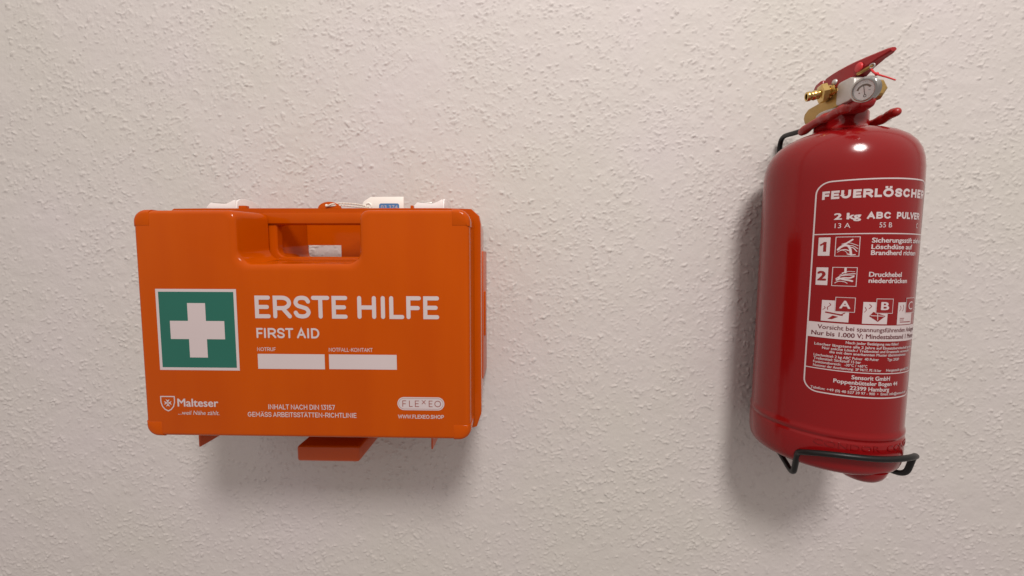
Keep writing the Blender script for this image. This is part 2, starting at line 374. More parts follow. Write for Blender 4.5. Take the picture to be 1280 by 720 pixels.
# ------------------------------------------------------------------ wall
WY = 0.425
def build_wall():
    dx = 0.00095
    xs_in = np.arange(-0.66, 0.66, dx); zs_in = np.arange(-0.42, 0.35, dx)
    nx, nz = len(xs_in), len(zs_in)
    H = np.zeros((nz, nx))
    def vnoise(cell, seed):
        r = np.random.default_rng(seed); gx = int(nx * dx / cell) + 4; gz = int(nz * dx / cell) + 4
        g = r.random((gz, gx)); X = np.arange(nx) * dx / cell; Z = np.arange(nz) * dx / cell
        xi = X.astype(int); zi = Z.astype(int); fx = X - xi; fz = Z - zi; fx = fx * fx * (3 - 2 * fx); fz = fz * fz * (3 - 2 * fz)
        a = g[np.ix_(zi, xi)]; b2 = g[np.ix_(zi, xi + 1)]; c = g[np.ix_(zi + 1, xi)]; d = g[np.ix_(zi + 1, xi + 1)]
        return (a * (1 - fx) + b2 * fx) * (1 - fz)[:, None] + (c * (1 - fx) + d * fx) * fz[:, None] - 0.5
    H += vnoise(0.035, 1) * 0.0008 + vnoise(0.012, 2) * 0.00045 + vnoise(0.005, 3) * 0.00022 + vnoise(0.0027, 5) * 0.00022 + vnoise(0.0016, 6) * 0.00008
    dens = np.clip(vnoise(0.035, 8) * 1.0 + vnoise(0.014, 9) * 0.9 + 0.55, 0.10, 1.0)
    # crumbs, chips and short worms of plaster standing proud of the skim
    n = 82000
    jag = vnoise(0.0021, 31) * 1.5 + vnoise(0.0038, 32) * 1.2
    cx = rng.random(n) * (nx - 40) + 20; cz = rng.random(n) * (nz - 40) + 20
    keep = rng.random(n) < dens[cz.astype(int), cx.astype(int)]
    cx = cx[keep]; cz = cz[keep]
    for x, z in zip(cx, cz):
        k = rng.random()
        L = (0.0009 + 0.0019 * rng.random() ** 1.2) * (2.0 if k > 0.93 else 1.0); Wd = (0.00058 + 0.00055 * rng.random()) * (1.7 if k < 0.15 else 1.0)
        ang = rng.normal(0.2, 0.8) if rng.random() < 0.65 else rng.random() * 3.14
        h = 0.00021 + 0.00078 * rng.random() ** 2.5
        R_ = int(max(L, Wd) * 1.5 / dx) + 2; xi, zi = int(x), int(z)
        gx = (np.arange(xi - R_, xi + R_ + 1) - x) * dx; gz = (np.arange(zi - R_, zi + R_ + 1) - z) * dx
        X, Z = np.meshgrid(gx, gz); u = X * math.cos(ang) + Z * math.sin(ang); v = -X * math.sin(ang) + Z * math.cos(ang)
        v = v + (u ** 2) / L * rng.normal(0, 0.35)
        d = (np.abs(u) / L) ** 2.2 + (np.abs(v) / Wd) ** 2.2
        z0, x0 = max(zi - R_, 0), max(xi - R_, 0); jj = jag[z0:zi + R_ + 1, x0:xi + R_ + 1]
        if jj.shape != d.shape: continue
        st_ = h * np.clip((1.25 - d + jj) * 1.9, 0, 1) * (1 + 0.35 * u / L)
        sl = H[max(zi - R_, 0):zi + R_ + 1, max(xi - R_, 0):xi + R_ + 1]
        np.maximum(sl * 0.6 + st_[:sl.shape[0], :sl.shape[1]], sl, out=sl)
    # fade to the plain sheet at the rim and continue with coarse cells
    ex = np.minimum(np.arange(nx), np.arange(nx)[::-1]) / 30.0; ez = np.minimum(np.arange(nz), np.arange(nz)[::-1]) / 30.0
    H *= np.clip(ex, 0, 1)[None, :] * np.clip(ez, 0, 1)[:, None]
    xs = np.concatenate([np.linspace(-6, -0.7, 8), xs_in, np.linspace(0.7, 6, 8)]); zs = np.concatenate([np.linspace(-3, -0.45, 5), zs_in, np.linspace(0.4, 3, 5)])
    HH = np.zeros((len(zs), len(xs))); HH[5:5 + nz, 8:8 + nx] = H
    X, Z = np.meshgrid(xs, zs); V = np.stack([X, WY - HH, Z], -1).reshape(-1, 3).astype(np.float32)
    a = (np.arange(len(zs) - 1)[:, None] * len(xs) + np.arange(len(xs) - 1)[None, :]).reshape(-1)
    F = np.stack([a, a + 1, a + 1 + len(xs), a + len(xs)], -1).astype(np.int32)
    me = bpy.data.meshes.new('wall'); me.vertices.add(len(V)); me.vertices.foreach_set('co', V.reshape(-1))
    me.loops.add(F.size); me.loops.foreach_set('vertex_index', F.reshape(-1)); me.polygons.add(len(F))
    me.polygons.foreach_set('loop_start', np.arange(0, F.size, 4, dtype=np.int32)); me.polygons.foreach_set('use_smooth', np.ones(len(F), bool))
    me.update(calc_edges=True); me.validate(); me.materials.append(wm)
    o = bpy.data.objects.new('wall', me); C.objects.link(o); tag(o, 'off white wall with rough crumbly plaster', None, 'structure')
build_wall()

# ------------------------------------------------------------------ first aid case
# u to the right, v up from the lower left corner of the lid, w back from the lid's face (mm)
BX, BY, BZ = -0.29954, 0.29746, -0.14161
def P(u, v, w): return (BX + u * 1e-3, BY + w * 1e-3, BZ + v * 1e-3)
case = empty('first_aid_case', P(130, -4, 60))
tag(case, 'orange plastic first aid case with green cross square and white lettering, hung on the wall', 'first aid case')
def notched(x0, x1, y0, y1, r, nl, nr, nf, rt, rb, n=8):
    """rounded rectangle with a notch cut in the top edge"""
    out = []
    def a_(cx, cy, rr, a0, a1):
        for k in range(n + 1):
            t = math.radians(a0 + (a1 - a0) * k / n); out.append((cx + rr * math.cos(t), cy + rr * math.sin(t)))
    a_(x0 + r, y0 + r, r, 180, 270); a_(x1 - r, y0 + r, r, 270, 360); a_(x1 - r, y1 - r, r, 0, 90)
    a_(nr + rt, y1 - rt, rt, 90, 180); a_(nr - rb, nf + rb, rb, 0, -90); a_(nl + rb, nf + rb, rb, 270, 180); a_(nl - rt, y1 - rt, rt, 0, 90)
    a_(x0 + r, y1 - r, r, 90, 180)
    return out
def ring(pts, w): return [P(u, v, w) for u, v in pts]
rings = []
for k in range(6):                                   # rounded front edge of the lid
    t = math.pi / 2 * k / 5; o_ = 3.2 * (1 - math.sin(t)); w_ = 3.2 * (1 - math.cos(t))
    kk = 1.5 * (1 - math.sin(t))
    rings.append(ring(notched(o_, 260 - o_, o_, 179 - o_, 9 - o_, 80 - o_ - kk, 176 + o_ + kk * .3, 138 - o_ * 1.3 - kk, 7, 11), w_))
for w_, g in ((6, 0.12), (14, 0.4), (29, 1.0)):
    rings.append(ring(notched(-0.6 * g, 260 + 0.4 * g, -0.6 * g, 179 + 0.8 * g, 9, 80 + 7 * g, 176 - 3 * g, 138 + 3.2 * g, 6, 10), w_))
rings.append(ring(notched(1, 258.5, 1, 178, 9, 86, 174, 140, 6, 10), 31.5))
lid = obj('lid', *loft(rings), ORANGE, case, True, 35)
# thickened corner caps
for cx, cy, sx, sy in ((0, 0, 1, 1), (260, 0, -1, 1), (260, 179, -1, -1), (0, 179, 1, -1)):
    def cap(o_, w_, e=0.9):
        r = 9.0 + e - o_
        X0, Y0 = cx - sx * (e - o_), cy - sy * (e - o_); X1, Y1 = cx + sx * (13.5 - o_ * .3), cy + sy * (12.5 - o_ * .3)
        pts = [(X1, Y0)]
        a0 = math.atan2(-sy, 0)
        for k in range(9):
            t = math.pi / 2 * k / 8; pts.append((X0 + sx * (r - r * math.sin(t)), Y0 + sy * (r - r * math.cos(t))))
        pts += [(X0, Y1), (X1, Y1)]
        return ring(pts, w_)
    m_ = [cap(3.4 * (1 - math.sin(t)), 3.4 * (1 - math.cos(t)) - 0.28, 0.55) for t in [math.pi / 2 * k / 6 for k in range(7)]] + [cap(0, 17, 0.55)]
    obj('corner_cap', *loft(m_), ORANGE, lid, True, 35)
# flange of the rear shell with the handle opening in it
def plate_hole(outer, inner, w0, w1, e=0.8):
    """plate with a hole, loops matched by angle, edges eased"""
    cu, cv = 130, 157
    n = 120
    def resample(poly, c):
        out = []
        for k in range(n):
            a = 2 * math.pi * k / n; d = Vector((math.cos(a), math.sin(a))); best = None
            for i in range(len(poly)):
                p, q = Vector(poly[i]), Vector(poly[(i + 1) % len(poly)]); s = q - p; den = d.x * s.y - d.y * s.x
                if abs(den) < 1e-9: continue
                r_ = p - Vector(c); t = (r_.x * s.y - r_.y * s.x) / den; uu = (r_.x * d.y - r_.y * d.x) / den
                if t > 0 and -1e-6 <= uu <= 1 + 1e-6 and (best is None or t > best): best = t
            out.append((c[0] + d.x * best, c[1] + d.y * best))
        return out
    c = (132, 157); V = []; F = []
    O = resample(outer, c); I = resample(inner, c)
    def sh(poly, k): return [(c[0] + (u - c[0]) * (1 - k / 130.0), c[1] + (v - c[1]) * (1 - k / 90.0)) for u, v in poly]
    def gi(poly, k): return [(c[0] + (u - c[0]) * (1 + k / 41.0), c[1] + (v - c[1]) * (1 + k / 14.0)) for u, v in poly]
    loops = [ring(gi(I, e), w0), ring(sh(O, e), w0), ring(O, w0 + e), ring(O, w1), ring(I, w1), ring(I, w0 + e * 1.2)]
    for L in loops: V += L
    m = len(loops)
    for a in range(m):
        b2 = (a + 1) % m
        for j in range(n): F.append((a * n + j, a * n + (j + 1) % n, b2 * n + (j + 1) % n, b2 * n + j))
    def fn(bm): bmesh.ops.recalc_face_normals(bm, faces=bm.faces)
    return bm_fix(V, F, fn)
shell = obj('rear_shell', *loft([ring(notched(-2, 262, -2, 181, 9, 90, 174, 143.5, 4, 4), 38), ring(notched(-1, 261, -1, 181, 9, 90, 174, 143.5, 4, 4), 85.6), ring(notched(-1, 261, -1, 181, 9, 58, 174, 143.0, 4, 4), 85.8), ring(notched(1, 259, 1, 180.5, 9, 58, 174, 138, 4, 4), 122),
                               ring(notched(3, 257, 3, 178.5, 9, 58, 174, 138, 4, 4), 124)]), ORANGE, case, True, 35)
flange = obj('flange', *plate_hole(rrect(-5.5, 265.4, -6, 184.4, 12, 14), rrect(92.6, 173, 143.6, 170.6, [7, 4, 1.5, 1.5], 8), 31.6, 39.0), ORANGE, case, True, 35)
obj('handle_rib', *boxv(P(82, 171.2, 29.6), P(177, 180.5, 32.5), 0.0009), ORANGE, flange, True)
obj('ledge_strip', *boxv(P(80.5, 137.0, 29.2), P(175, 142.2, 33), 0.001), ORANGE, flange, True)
# back panel of the grip pocket with its cut-out
mb = MB()
for a, b2 in (((90.2, 155.2, 83.5), (173.8, 182, 85.5)), ((123.4, 143.7, 83.5), (173.8, 155.2, 85.5))):
    mb.add(*boxv(P(*a), P(*b2)))
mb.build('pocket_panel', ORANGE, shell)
# print on the lid
def lay(parts, w):
    V = []; F = []
    for v, f in parts:
        n = len(V); V += [P(a[0], a[1], w - a[2]) for a in v]; F += [tuple(i + n for i in ff) for ff in f]
    return V, F
sq = obj('cross_sign', *lay([rect2(14.6, 78.6, 54.1, 118.3)], -0.10), PRINT, lid)
obj('green_field', *lay([rect2(16.8, 76.4, 56.3, 116.1)], -0.16), GREEN, sq)
obj('white_cross', *lay([poly2([(39.4, 64.3), (53.7, 64.3), (53.7, 78.9), (68.2, 78.9), (68.2, 93.3), (53.7, 93.3), (53.7, 107.3), (39.4, 107.3), (39.4, 93.3), (24.9, 93.3), (24.9, 78.9), (39.4, 78.9)])], -0.22), PRINT, sq)
obj('main_lettering', *lay([rtext('ERSTE HILFE', 92.8, 236.6, 95.7, 113.4, 0.18, .30)], -0.12), PRINT, lid)
obj('second_lettering', *lay([rtext('FIRST AID', 93.2, 142.9, 80.1, 88.1, 0.18)], -0.12), PRINT, lid)
for txt, a0, a1, b0, b1, w_ in (('NOTRUF', 93.3, 108, 69.8, 72.8, .125), ('NOTFALL-KONTAKT', 149.9, 184.4, 69.8, 72.8, .125), ('INHALT NACH DIN 13157', 100.1, 153.2, 23.2, 27.2, .14),
                                ('GEMÄSS ARBEITSSTÄTTEN-RICHTLINIE', 83.3, 170.3, 17.0, 20.9, .14), ('WWW.FLEXEO.SHOP', 203.2, 239.4, 17.0, 20.1, .16)):
    obj('small_lettering', *lay([rtext(txt, a0, a1, b0, b1, w_)], -0.12), PRINT, lid)
obj('writing_field', *lay([rect2(93.4, 146.4, 55.7, 67.6)], -0.10), PRINT, lid)
obj('writing_field', *lay([rect2(149.8, 203.0, 55.9, 67.6)], -0.10), PRINT, lid)
pill = obj('logo_pill', *lay([poly2(rrect(202.9, 239.8, 23.7, 34.2, 5.2, 10))], -0.10), PRINT, lid)
obj('logo_lettering', *lay([frame2(203.9, 238.8, 24.7, 33.2, 0.22, 4.2), rtext('F', 206.8, 209.9, 26.4, 31.5, 0.11), rtext('L', 212.1, 214.9, 26.4, 31.5, 0.11), rtext('E', 216.7, 220.0, 26.4, 31.5, 0.11),
     rtext('X', 222.0, 225.3, 28.6, 31.9, 0.14), rtext('E', 227.6, 230.6, 26.4, 31.5, 0.11), rtext('O', 232.0, 237.2, 26.4, 31.5, 0.11)], -0.16), BROWN, pill)
shield = [(13.6, 32.6), (24.6, 32.6), (24.6, 28.0), (23.6, 24.6), (21.6, 22.2), (19.1, 20.9), (16.6, 22.2), (14.6, 24.6), (13.6, 28.0)]
parts_ = [ribbon(shield, 0.85, closed=True)]
for k in range(4):                                   # eight pointed cross
    a = math.pi / 2 * k; d = Vector((math.cos(a), math.sin(a))); nn = Vector((-d.y, d.x)); c_ = Vector((19.1, 27.4))
    pts = [c_ + d * .25 + nn * .2, c_ + d * 3.1 + nn * 1.55, c_ + d * 2.2, c_ + d * 3.1 - nn * 1.55, c_ + d * .25 - nn * .2]
    parts_.append(poly2([(p.x, p.y) for p in pts]))
obj('crest', *lay(parts_, -0.12), PRINT, lid)
obj('helper_lettering', *lay([ftext('Malteser', 26.9, 60.0, 24.6, 6.4, 0.022), ftext('...weil Nähe zählt.', 27.0, 60.4, 18.0, 3.3, 0.004, 0.18)], -0.12), PRINT, lid)
# fittings on the top edge
def latch(u0):
    root = obj('latch', *prism([(u0 * 1e-3 + BX, BZ + .1845), (u0 * 1e-3 + BX + .0005, BZ + .1875), (BX + (u0 + 4) * 1e-3, BZ + .1912), (BX + (u0 + 8) * 1e-3, BZ + .1908), (BX + (u0 + 18) * 1e-3, BZ + .1902), (BX + (u0 + 22) * 1e-3, BZ + .1918), (BX + (u0 + 25) * 1e-3, BZ + .1935), (BX + (u0 + 26.5) * 1e-3, BZ + .1935), (BX + (u0 + 27) * 1e-3, BZ + .1845)], 'y', BY + .046, BY + .056, 0.0006), WHITE, case, True)
    fin = [(BY + .0455, BZ + .1830), (BY + .0475, BZ + .1925), (BY + .051, BZ + .1948), (BY + .057, BZ + .1958), (BY + .066, BZ + .1955), (BY + .074, BZ + .194), (BY + .080, BZ + .1915), (BY + .084, BZ + .1875), (BY + .085, BZ + .1820)]
    obj('fin', *prism(fin, 'x', BX + (u0 + 26.0) * 1e-3, BX + (u0 + 27.6) * 1e-3, 0.0004), WHITE, root, True)
    obj('slot', *boxv((BX + (u0 + 6) * 1e-3, BY + .0462, BZ + .1896), (BX + (u0 + 17) * 1e-3, BY + .0545, BZ + .1914), 0.0004), MATS['silver_steel'], root, True)
    return root
latch(21.0); latch(204.5)
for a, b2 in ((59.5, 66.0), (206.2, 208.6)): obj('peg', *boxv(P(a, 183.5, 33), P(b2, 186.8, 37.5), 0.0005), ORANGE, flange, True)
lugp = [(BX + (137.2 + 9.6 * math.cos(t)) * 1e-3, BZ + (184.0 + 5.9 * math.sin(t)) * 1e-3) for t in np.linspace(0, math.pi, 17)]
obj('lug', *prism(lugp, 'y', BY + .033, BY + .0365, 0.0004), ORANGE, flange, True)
obj('hinge_tab', *boxv(P(258.5, 64, 96), P(263.6, 110, 108), 0.0012), ORANGE, shell, True)

# tag tied to the lug
tg = empty('inspection_tag', P(178, 184.4, 48))
tag(tg, 'white plastic tag with blue number field tied by cord on top of the orange case', 'tag')
tp = [(160, 181.5), (160, 190.5), (161.5, 192.6), (167.3, 196.1), (196, 196.2), (196.4, 195.8), (196.4, 181.5)]
plate = obj('plate', *prism([(BX + a * 1e-3, BZ + b2 * 1e-3) for a, b2 in tp], 'y', BY + .0475, BY + .0485, 0.0002), TAGM, tg, True)
def lay2(parts, w): return lay(parts, w)
obj('blue_field', *lay([poly2(rrect(174.6, 192.4, 183.2, 190.4, 1.8, 6))], 47.42), BLUE, plate)
obj('number', *lay([ftext('03.374', 176.2, 191.0, 185.7, 3.1, 0.0)], 47.36), PRINT, plate)
eye = [P(165.2 + 2.3 * math.cos(t), 188.0 + 2.3 * math.sin(t), 47.2) for t in np.linspace(0, 2 * math.pi, 25)[:-1]]
mb = MB()
def torus(c, ax, R_, r_, n=24, m=8):
    ax = Vector(ax).normalized(); N = ax.orthogonal().normalized(); B = ax.cross(N); c = Vector(c); V = []; F = []
    for i in range(n):
        d = N * math.cos(2 * math.pi * i / n) + B * math.sin(2 * math.pi * i / n)
        for j in range(m):
            t = 2 * math.pi * j / m; V.append(c + d * (R_ + r_ * math.cos(t)) + ax * r_ * math.sin(t))
    for i in range(n):
        for j in range(m): F.append((i * m + j, i * m + (j + 1) % m, ((i + 1) % n) * m + (j + 1) % m, ((i + 1) % n) * m + j))
    return V, F
obj('eyelet', *torus(P(165.2, 188.0, 47.3), (0, 1, 0), 0.0026, 0.0007), TAGM, plate, True)
def strand(pts, turns, rr=0.00036, off=0.0004):
    path = catmull(pts, 12); mbx = MB(); n = len(path)
    for ph in (0, math.pi):
        Q = []
        for i, p in enumerate(path):
            T = (path[min(i + 1, n - 1)] - path[max(i - 1, 0)]).normalized(); N = Vector((0, 1, 0)); N = (N - T * N.dot(T)).normalized(); B = T.cross(N)
            a = ph + 2 * math.pi * turns * i / n; Q.append(p + (N * math.cos(a) + B * math.sin(a)) * off)
        mbx.add(*tube(Q, rr, 7))
    return mbx
s1 = strand([P(136.6, 186.0, 31.0), P(141, 187.9, 32.5), P(147, 189.2, 38), P(154, 189.4, 43), P(160, 188.7, 46), P(165.2, 187.2, 47.0)], 9)
s1.build('cord', CORD, tg, True, 60)
s2 = strand([P(136.8, 186.0, 32.2), P(143, 186.8, 33.5), P(150, 187.3, 40), P(158, 186.9, 45), P(165.0, 186.6, 46.6)], 8)
s2.build('cord', CORD, tg, True, 60)
obj('knot', *lathe([(0.0, -.0012), (.0009, -.0009), (.0013, 0), (.0009, .0009), (0, .0012)], P(136.4, 186.3, 30.8), (1, 0, 0.3), 12), CORD, tg, True, 80)

# wall bracket of the case
wb = empty('case_wall_bracket', P(120, -42, 127))
tag(wb, 'darker orange plastic wall bracket under and behind the orange first aid case', 'bracket')
obj('back_plate', *boxv(P(6, -30, 124.5), P(252, 132, 127.4), 0.001), ORANGE_D, wb, True)
obj('ledge', *boxv(P(94.0, -44.0, 45), P(152.2, -29.0, 126.9), 0.0028, 3), ORANGE_D, wb, True)
for uu, f0, f1 in ((3.2, -30, -31.2), (218.3, -30, -30.6)):
    obj('side_fin', *boxv(P(uu, f1 + 0.0, 45), P(uu + 1.6, -8.5, 126.9), 0.0006), ORANGE_D, wb, True)
obj('side_rail', *boxv(P(259.6, 22, 88), P(261.8, 150, 126.9), 0.0006), ORANGE_D, wb, True)

# ------------------------------------------------------------------ fire extinguisher
AX = Vector((0.0066528, -0.0012261, 1.0)).normalized()
CY = Vector((0.27892, 0.36076, 0.0))
XV = Vector((1, 0, 0)); XV = (XV - AX * XV.dot(AX)).normalized(); YV = AX.cross(XV)
base = CY + AX * -0.195
base = CY + AX * -0.1825
ext = empty('fire_extinguisher', base, Matrix((XV, YV, AX)).transposed())
tag(ext, 'red fire extinguisher with brass valve, pressure gauge and white printed instructions, hung on the wall', 'fire extinguisher')
prof = [(0.1, -.1675), (20, -.1680), (34, -.1695), (42, -.1715), (46, -.1728), (49, -.1731), (51.2, -.1724), (53, -.1709), (54.4, -.1688), (55.2, -.1663), (55.7, -.1620), (55.8, -.155), (55.8, -.1462),
        (55.5, -.1450), (54.9, -.1440), (54.9, -.1433), (55.7, -.1420), (55.9, -.1405), (55.7, -.1390), (55.05, -.1375), (55, -.135), (55, -.10), (55, -.05), (55, 0), (55, .04), (55, .064), (54.8, .074), (54.1, .0815), (52.4, .0885), (49.5, .0945), (45.5, .0995),
        (40, .1038), (34, .1068), (28, .1090), (23.5, .1106), (20.6, .1122), (19.3, .1145), (19.0, .118), (19.0, .1250), (18.5, .1262), (17.5, .1268), (0.1, .1268)]
body = obj('cylinder', *lathe([(r / 1000, h) for r, h in prof], CY, AX, 160), RED, ext, True, 50)
a = math.radians(12); c_ = CY + XV * (0.0365 * math.sin(a)) - YV * (0.0365 * math.cos(a)) + AX * -0.1765
obj('foot', *lathe([(0.0001, -.0062), (.005, -.0060), (.009, -.0052), (.0125, -.0036), (.0150, -.0012), (.0168, .0020), (.018, .0060)], c_, AX, 48), RED, body, True, 60)
obj('neck_ring', *lathe([(.0150, .1270), (.0172, .1270), (.0176, .1278), (.0176, .1288), (.0168, .1296), (.0120, .1296)], CY, AX, 48), STEEL, ext, True)
# print wrapped on the cylinder: s along the girth, z along the axis (mm), s = 0 faces away from the wall
def wrap(parts, lift, R0=55.0, step=2.2):
    V = []; F = []
    for q_, (v, f) in enumerate(parts):
        n = len(V); V += [(a[0], a[1], a[2] + 0.006 * (q_ % 8)) for a in v]; F += [tuple(i + n for i in ff) for ff in f]
    def fn(bm):
        xs = [q.co.x for q in bm.verts]; x = math.ceil(min(xs) / step) * step
        while x < max(xs):
            bmesh.ops.bisect_plane(bm, geom=bm.verts[:] + bm.edges[:] + bm.faces[:], plane_co=(x, 0, 0), plane_no=(1, 0, 0), dist=1e-5); x += step
        for q in bm.verts:
            a = q.co.x / R0; r = (R0 + lift + q.co.z) / 1000
            q.co = CY + XV * (r * math.sin(a)) - YV * (r * math.cos(a)) + AX * (q.co.y / 1000)
    return bm_fix(V, F, fn)
lab = obj('printed_panel', *wrap([frame2(-48.4, 39.0, -107.3, 61.5, 1.0, 9.5), rect2(-48, 38.6, 20.0, 20.8), rect2(-48, 38.6, -88.2, -87.5)], 0.10), PRINT, ext)
obj('lettering', *wrap([rtext('FEUERLÖSCHER', -44.6, 35.0, 47.7, 54.1, 0.26, None, True), ftext('2 kg', -36.3, -19.8, 31.5, 5.0, 0.045), rtext('ABC', -16.4, -0.2, 31.5, 36.6, 0.24, None, True), rtext('PULVER', 4.0, 28.8, 31.5, 36.6, 0.23, None, True),
    ftext('13 A', -35.4, -26.0, 25.0, 3.7, 0.0), ftext('55 B', -8.0, 0.9, 25.0, 3.7, 0.0), ftext('C', 24.8, 27.4, 25.0, 3.7, 0.0),
    ftext('Sicherungsstift ziehen', -12.1, 36.6, 13.5, 3.7, 0.03), ftext('Löschdüse auf', -12.1, 21.5, 8.6, 3.6, 0.03), ftext('Brandherd richten', -12.1, 27.4, 4.1, 3.6, 0.03),
    ftext('Druckhebel', -12.3, 12.4, -12.5, 3.7, 0.03), ftext('niederdrücken', -12.3, 18.6, -17.2, 3.6, 0.03)], 0.10), PRINT, lab)
LW = 2.05
fine = [('Nach jeder Betätigung neu füllen!', -23.7, 15.0, -64.6), ('Löscher längstens alle 2 Jahre auf Einsatzbereitschaft prüfen.', -43.2, 36, -67.7), ('Nur solche Lösch-/ Treibmittel und Ersatzteile verwenden,', -38.1, 31, -70.5),
        ('die mit dem anerkannten Muster übereinstimmen.', -33.4, 25.5, -73.2), ('Löschmittel: 2 kg ABC Pulver  40 Pulver', -43.2, -1.0, -76.8), ('Typ: 2KBP', 5.6, 16.8, -76.6), ('Treibmittel: Stickstoff 15 bar', -43.1, -13.2, -79.6),
        ('Funktionsbereich:   -30°C / +60°C', -43.2, -8.8, -82.5), ('Nummer der Anerkennung:  SP 94/17, PS 16 bar', -43.1, 1.5, -85.4), ('Hergestellt gemäß EN3', 5.4, 33.0, -85.1), ('Telefon: +49 (0) 40 527 39 97 - 900  •  Email: info@sensorit.de', -43.9, 30, -104.0)]
obj('fine_lettering', *wrap([ftext(s, a, b2, z - LW / 2, LW, 0.022) for s, a, b2, z in fine] + [ftext('Sensorit GmbH', -18.6, 9.3, -93.4, 3.3, 0.03), ftext('Poppenbütteler Bogen 44', -29.7, 17.2, -97.6, 3.2, 0.03), ftext('22399 Hamburg', -19.2, 9.4, -102.0, 3.2, 0.03)], 0.10), PRINT, lab)
band = obj('warning_band', *wrap([rect2(-47.9, 38.5, -62.4, -50.0)], 0.16), PRINT, lab)
obj('warning_lettering', *wrap([ftext('Vorsicht bei spannungsführenden Anlagen', -41.8, 37, -55.3, 3.5, 0.014), ftext('Nur bis 1.000 V; Mindestabstand 1 Meter', -45.6, 37, -60.6, 3.6, 0.022)], 0.21), PRINT_D, lab)
num = obj('number_field', *wrap([rect2(-44.8, -37.4, 3.4, 17.9), rect2(-45.0, -37.5, -20.0, -5.9)], 0.10), PRINT, lab)
obj('step_number', *wrap([ribbon([(-40.6, 6.6), (-40.6, 14.4)], 1.9, cap=False), ribbon([(-43.6, 11.6), (-41.0, 13.6)], 1.3, cap=False), ftext('2', -44.3, -38.4, -16.4, 7.6, 0.05)], 0.16), PRINT_R, lab)
def curve2(pts, w): return ribbon([(p.x, p.y) for p in catmull([(a, b2, 0) for a, b2 in pts], 5)], w)
pic = [frame2(-34.1, -19.5, 3.1, 18.0, 0.45), frame2(-34.8, -19.9, -20.2, -5.7, 0.45)]
# hand pulling the pin
pic += [ribbon([(-30.6, 10.6), (-24.0, 15.9)], 1.1), curve2([(-32.4, 8.2), (-31, 10.0), (-28.5, 11.4), (-26.2, 10.9), (-25.0, 8.2), (-24.4, 4.4)], 1.5), curve2([(-31, 7.7), (-28, 8.2), (-26.0, 7.4)], 0.7),
        curve2([(-30.3, 12.4), (-26.5, 13.5), (-22.6, 12.2), (-20.5, 11.2)], 0.45), curve2([(-27.5, 11.2), (-23.8, 11.2), (-20.5, 8.9)], 0.5), curve2([(-26.4, 10.0), (-23.5, 9.6), (-21.0, 6.8)], 0.6),
        curve2([(-26.6, 4.9), (-24.4, 4.1), (-21.9, 4.3)], 0.8), curve2([(-32.7, 6.1), (-30.5, 7.6), (-28.3, 7.2), (-26.8, 5.7)], 0.35)]
# hand pressing the lever
pic += [ribbon([(-27.0, -6.3), (-27.0, -9.6)], 1.4), ribbon([(-28.7, -10.1), (-26.4, -9.2)], 0.8), curve2([(-32.4, -14.6), (-29.4, -12.2), (-26.2, -11.0), (-21.0, -10.4)], 0.7), curve2([(-32.0, -15.6), (-28.2, -13.9), (-24.2, -13.8), (-21.8, -12.6)], 1.1),
        curve2([(-31.0, -13.9), (-28, -15.0), (-24.5, -15.6), (-22.5, -16.2)], 1.3), curve2([(-33.0, -18.0), (-30.8, -16.6), (-27.2, -16.9), (-25.5, -18.0)], 0.5), curve2([(-30.4, -11.9), (-26.0, -8.9), (-21.3, -8.9)], 0.4), curve2([(-28.6, -12.2), (-25.0, -11.8), (-21.4, -11.8)], 0.4)]
obj('pictogram', *wrap(pic, 0.10), PRINT, lab)
obj('class_field', *wrap([rect2(-40.1, -23.0, -48.7, -32.0), rect2(-14.5, 2.9, -49.0, -32.1), rect2(11.5, 29.6, -49.4, -32.1)], 0.10), PRINT, lab)
marks = [curve2([(-35.4, -34.2), (-34.5, -35.6), (-36.4, -37.6), (-36.2, -39.4)], .45), curve2([(-38.4, -37.2), (-37.8, -38.3), (-39.2, -39.6)], .4), ribbon([(-37.2, -41.6), (-27.2, -43.2)], 1.1), ribbon([(-28.4, -43.4), (-25.6, -41.4)], .7),
         poly2([(-35.9, -46.9), (-32.9, -43.9), (-29.4, -44.7), (-33.2, -46.9)]), curve2([(-10.4, -33.9), (-9.1, -35.4), (-10.6, -37.2)], .5), curve2([(-13.2, -36.2), (-12.3, -38.2), (-13.4, -40.0)], .4),
         poly2([(-10.2, -43.0), (-7.6, -39.6), (1.3, -42.6), (-4.0, -47.2)]), curve2([(13.6, -34.8), (14.5, -36.6), (13.2, -38.8)], .4), curve2([(16.7, -34.2), (17.4, -36.4), (16.3, -38.8)], .45), ribbon([(14.2, -44.5), (18.6, -44.6)], .5), ribbon([(14.2, -45.8), (18.2, -45.9)], .5), ribbon([(14.6, -47.4), (27.5, -47.6)], .7)]
obj('class_pictogram', *wrap(marks, 0.16), PRINT_R, lab)
obj('class_square', *wrap([rect2(-31.7, -19.7, -40.5, -29.2), rect2(-5.9, 6.5, -40.5, -29.4), rect2(19.8, 32.6, -40.4, -28.9)], 0.22), PRINT_R, lab)
obj('class_letter', *wrap([frame2(-31.7, -19.7, -40.5, -29.2, .4), frame2(-5.9, 6.5, -40.5, -29.4, .4), frame2(19.8, 32.6, -40.4, -28.9, .4),
    ftext('A', -29.3, -22.4, -37.9, 6.2, 0.03), ftext('B', -2.6, 3.6, -38.0, 6.2, 0.03), ftext('C', 23.0, 29.6, -37.9, 6.2, 0.0), ribbon([(-9.4, -42.5), (0.0, -42.7)], .5, cap=False), ribbon([(-4.6, -40.2), (-4.3, -46.0)], .5, cap=False)], 0.27), PRINT, lab)
obj('film_edge', *wrap([rect2(40.6, 41.0, -137.0, 60)], 0.10), PRINT_D, lab)
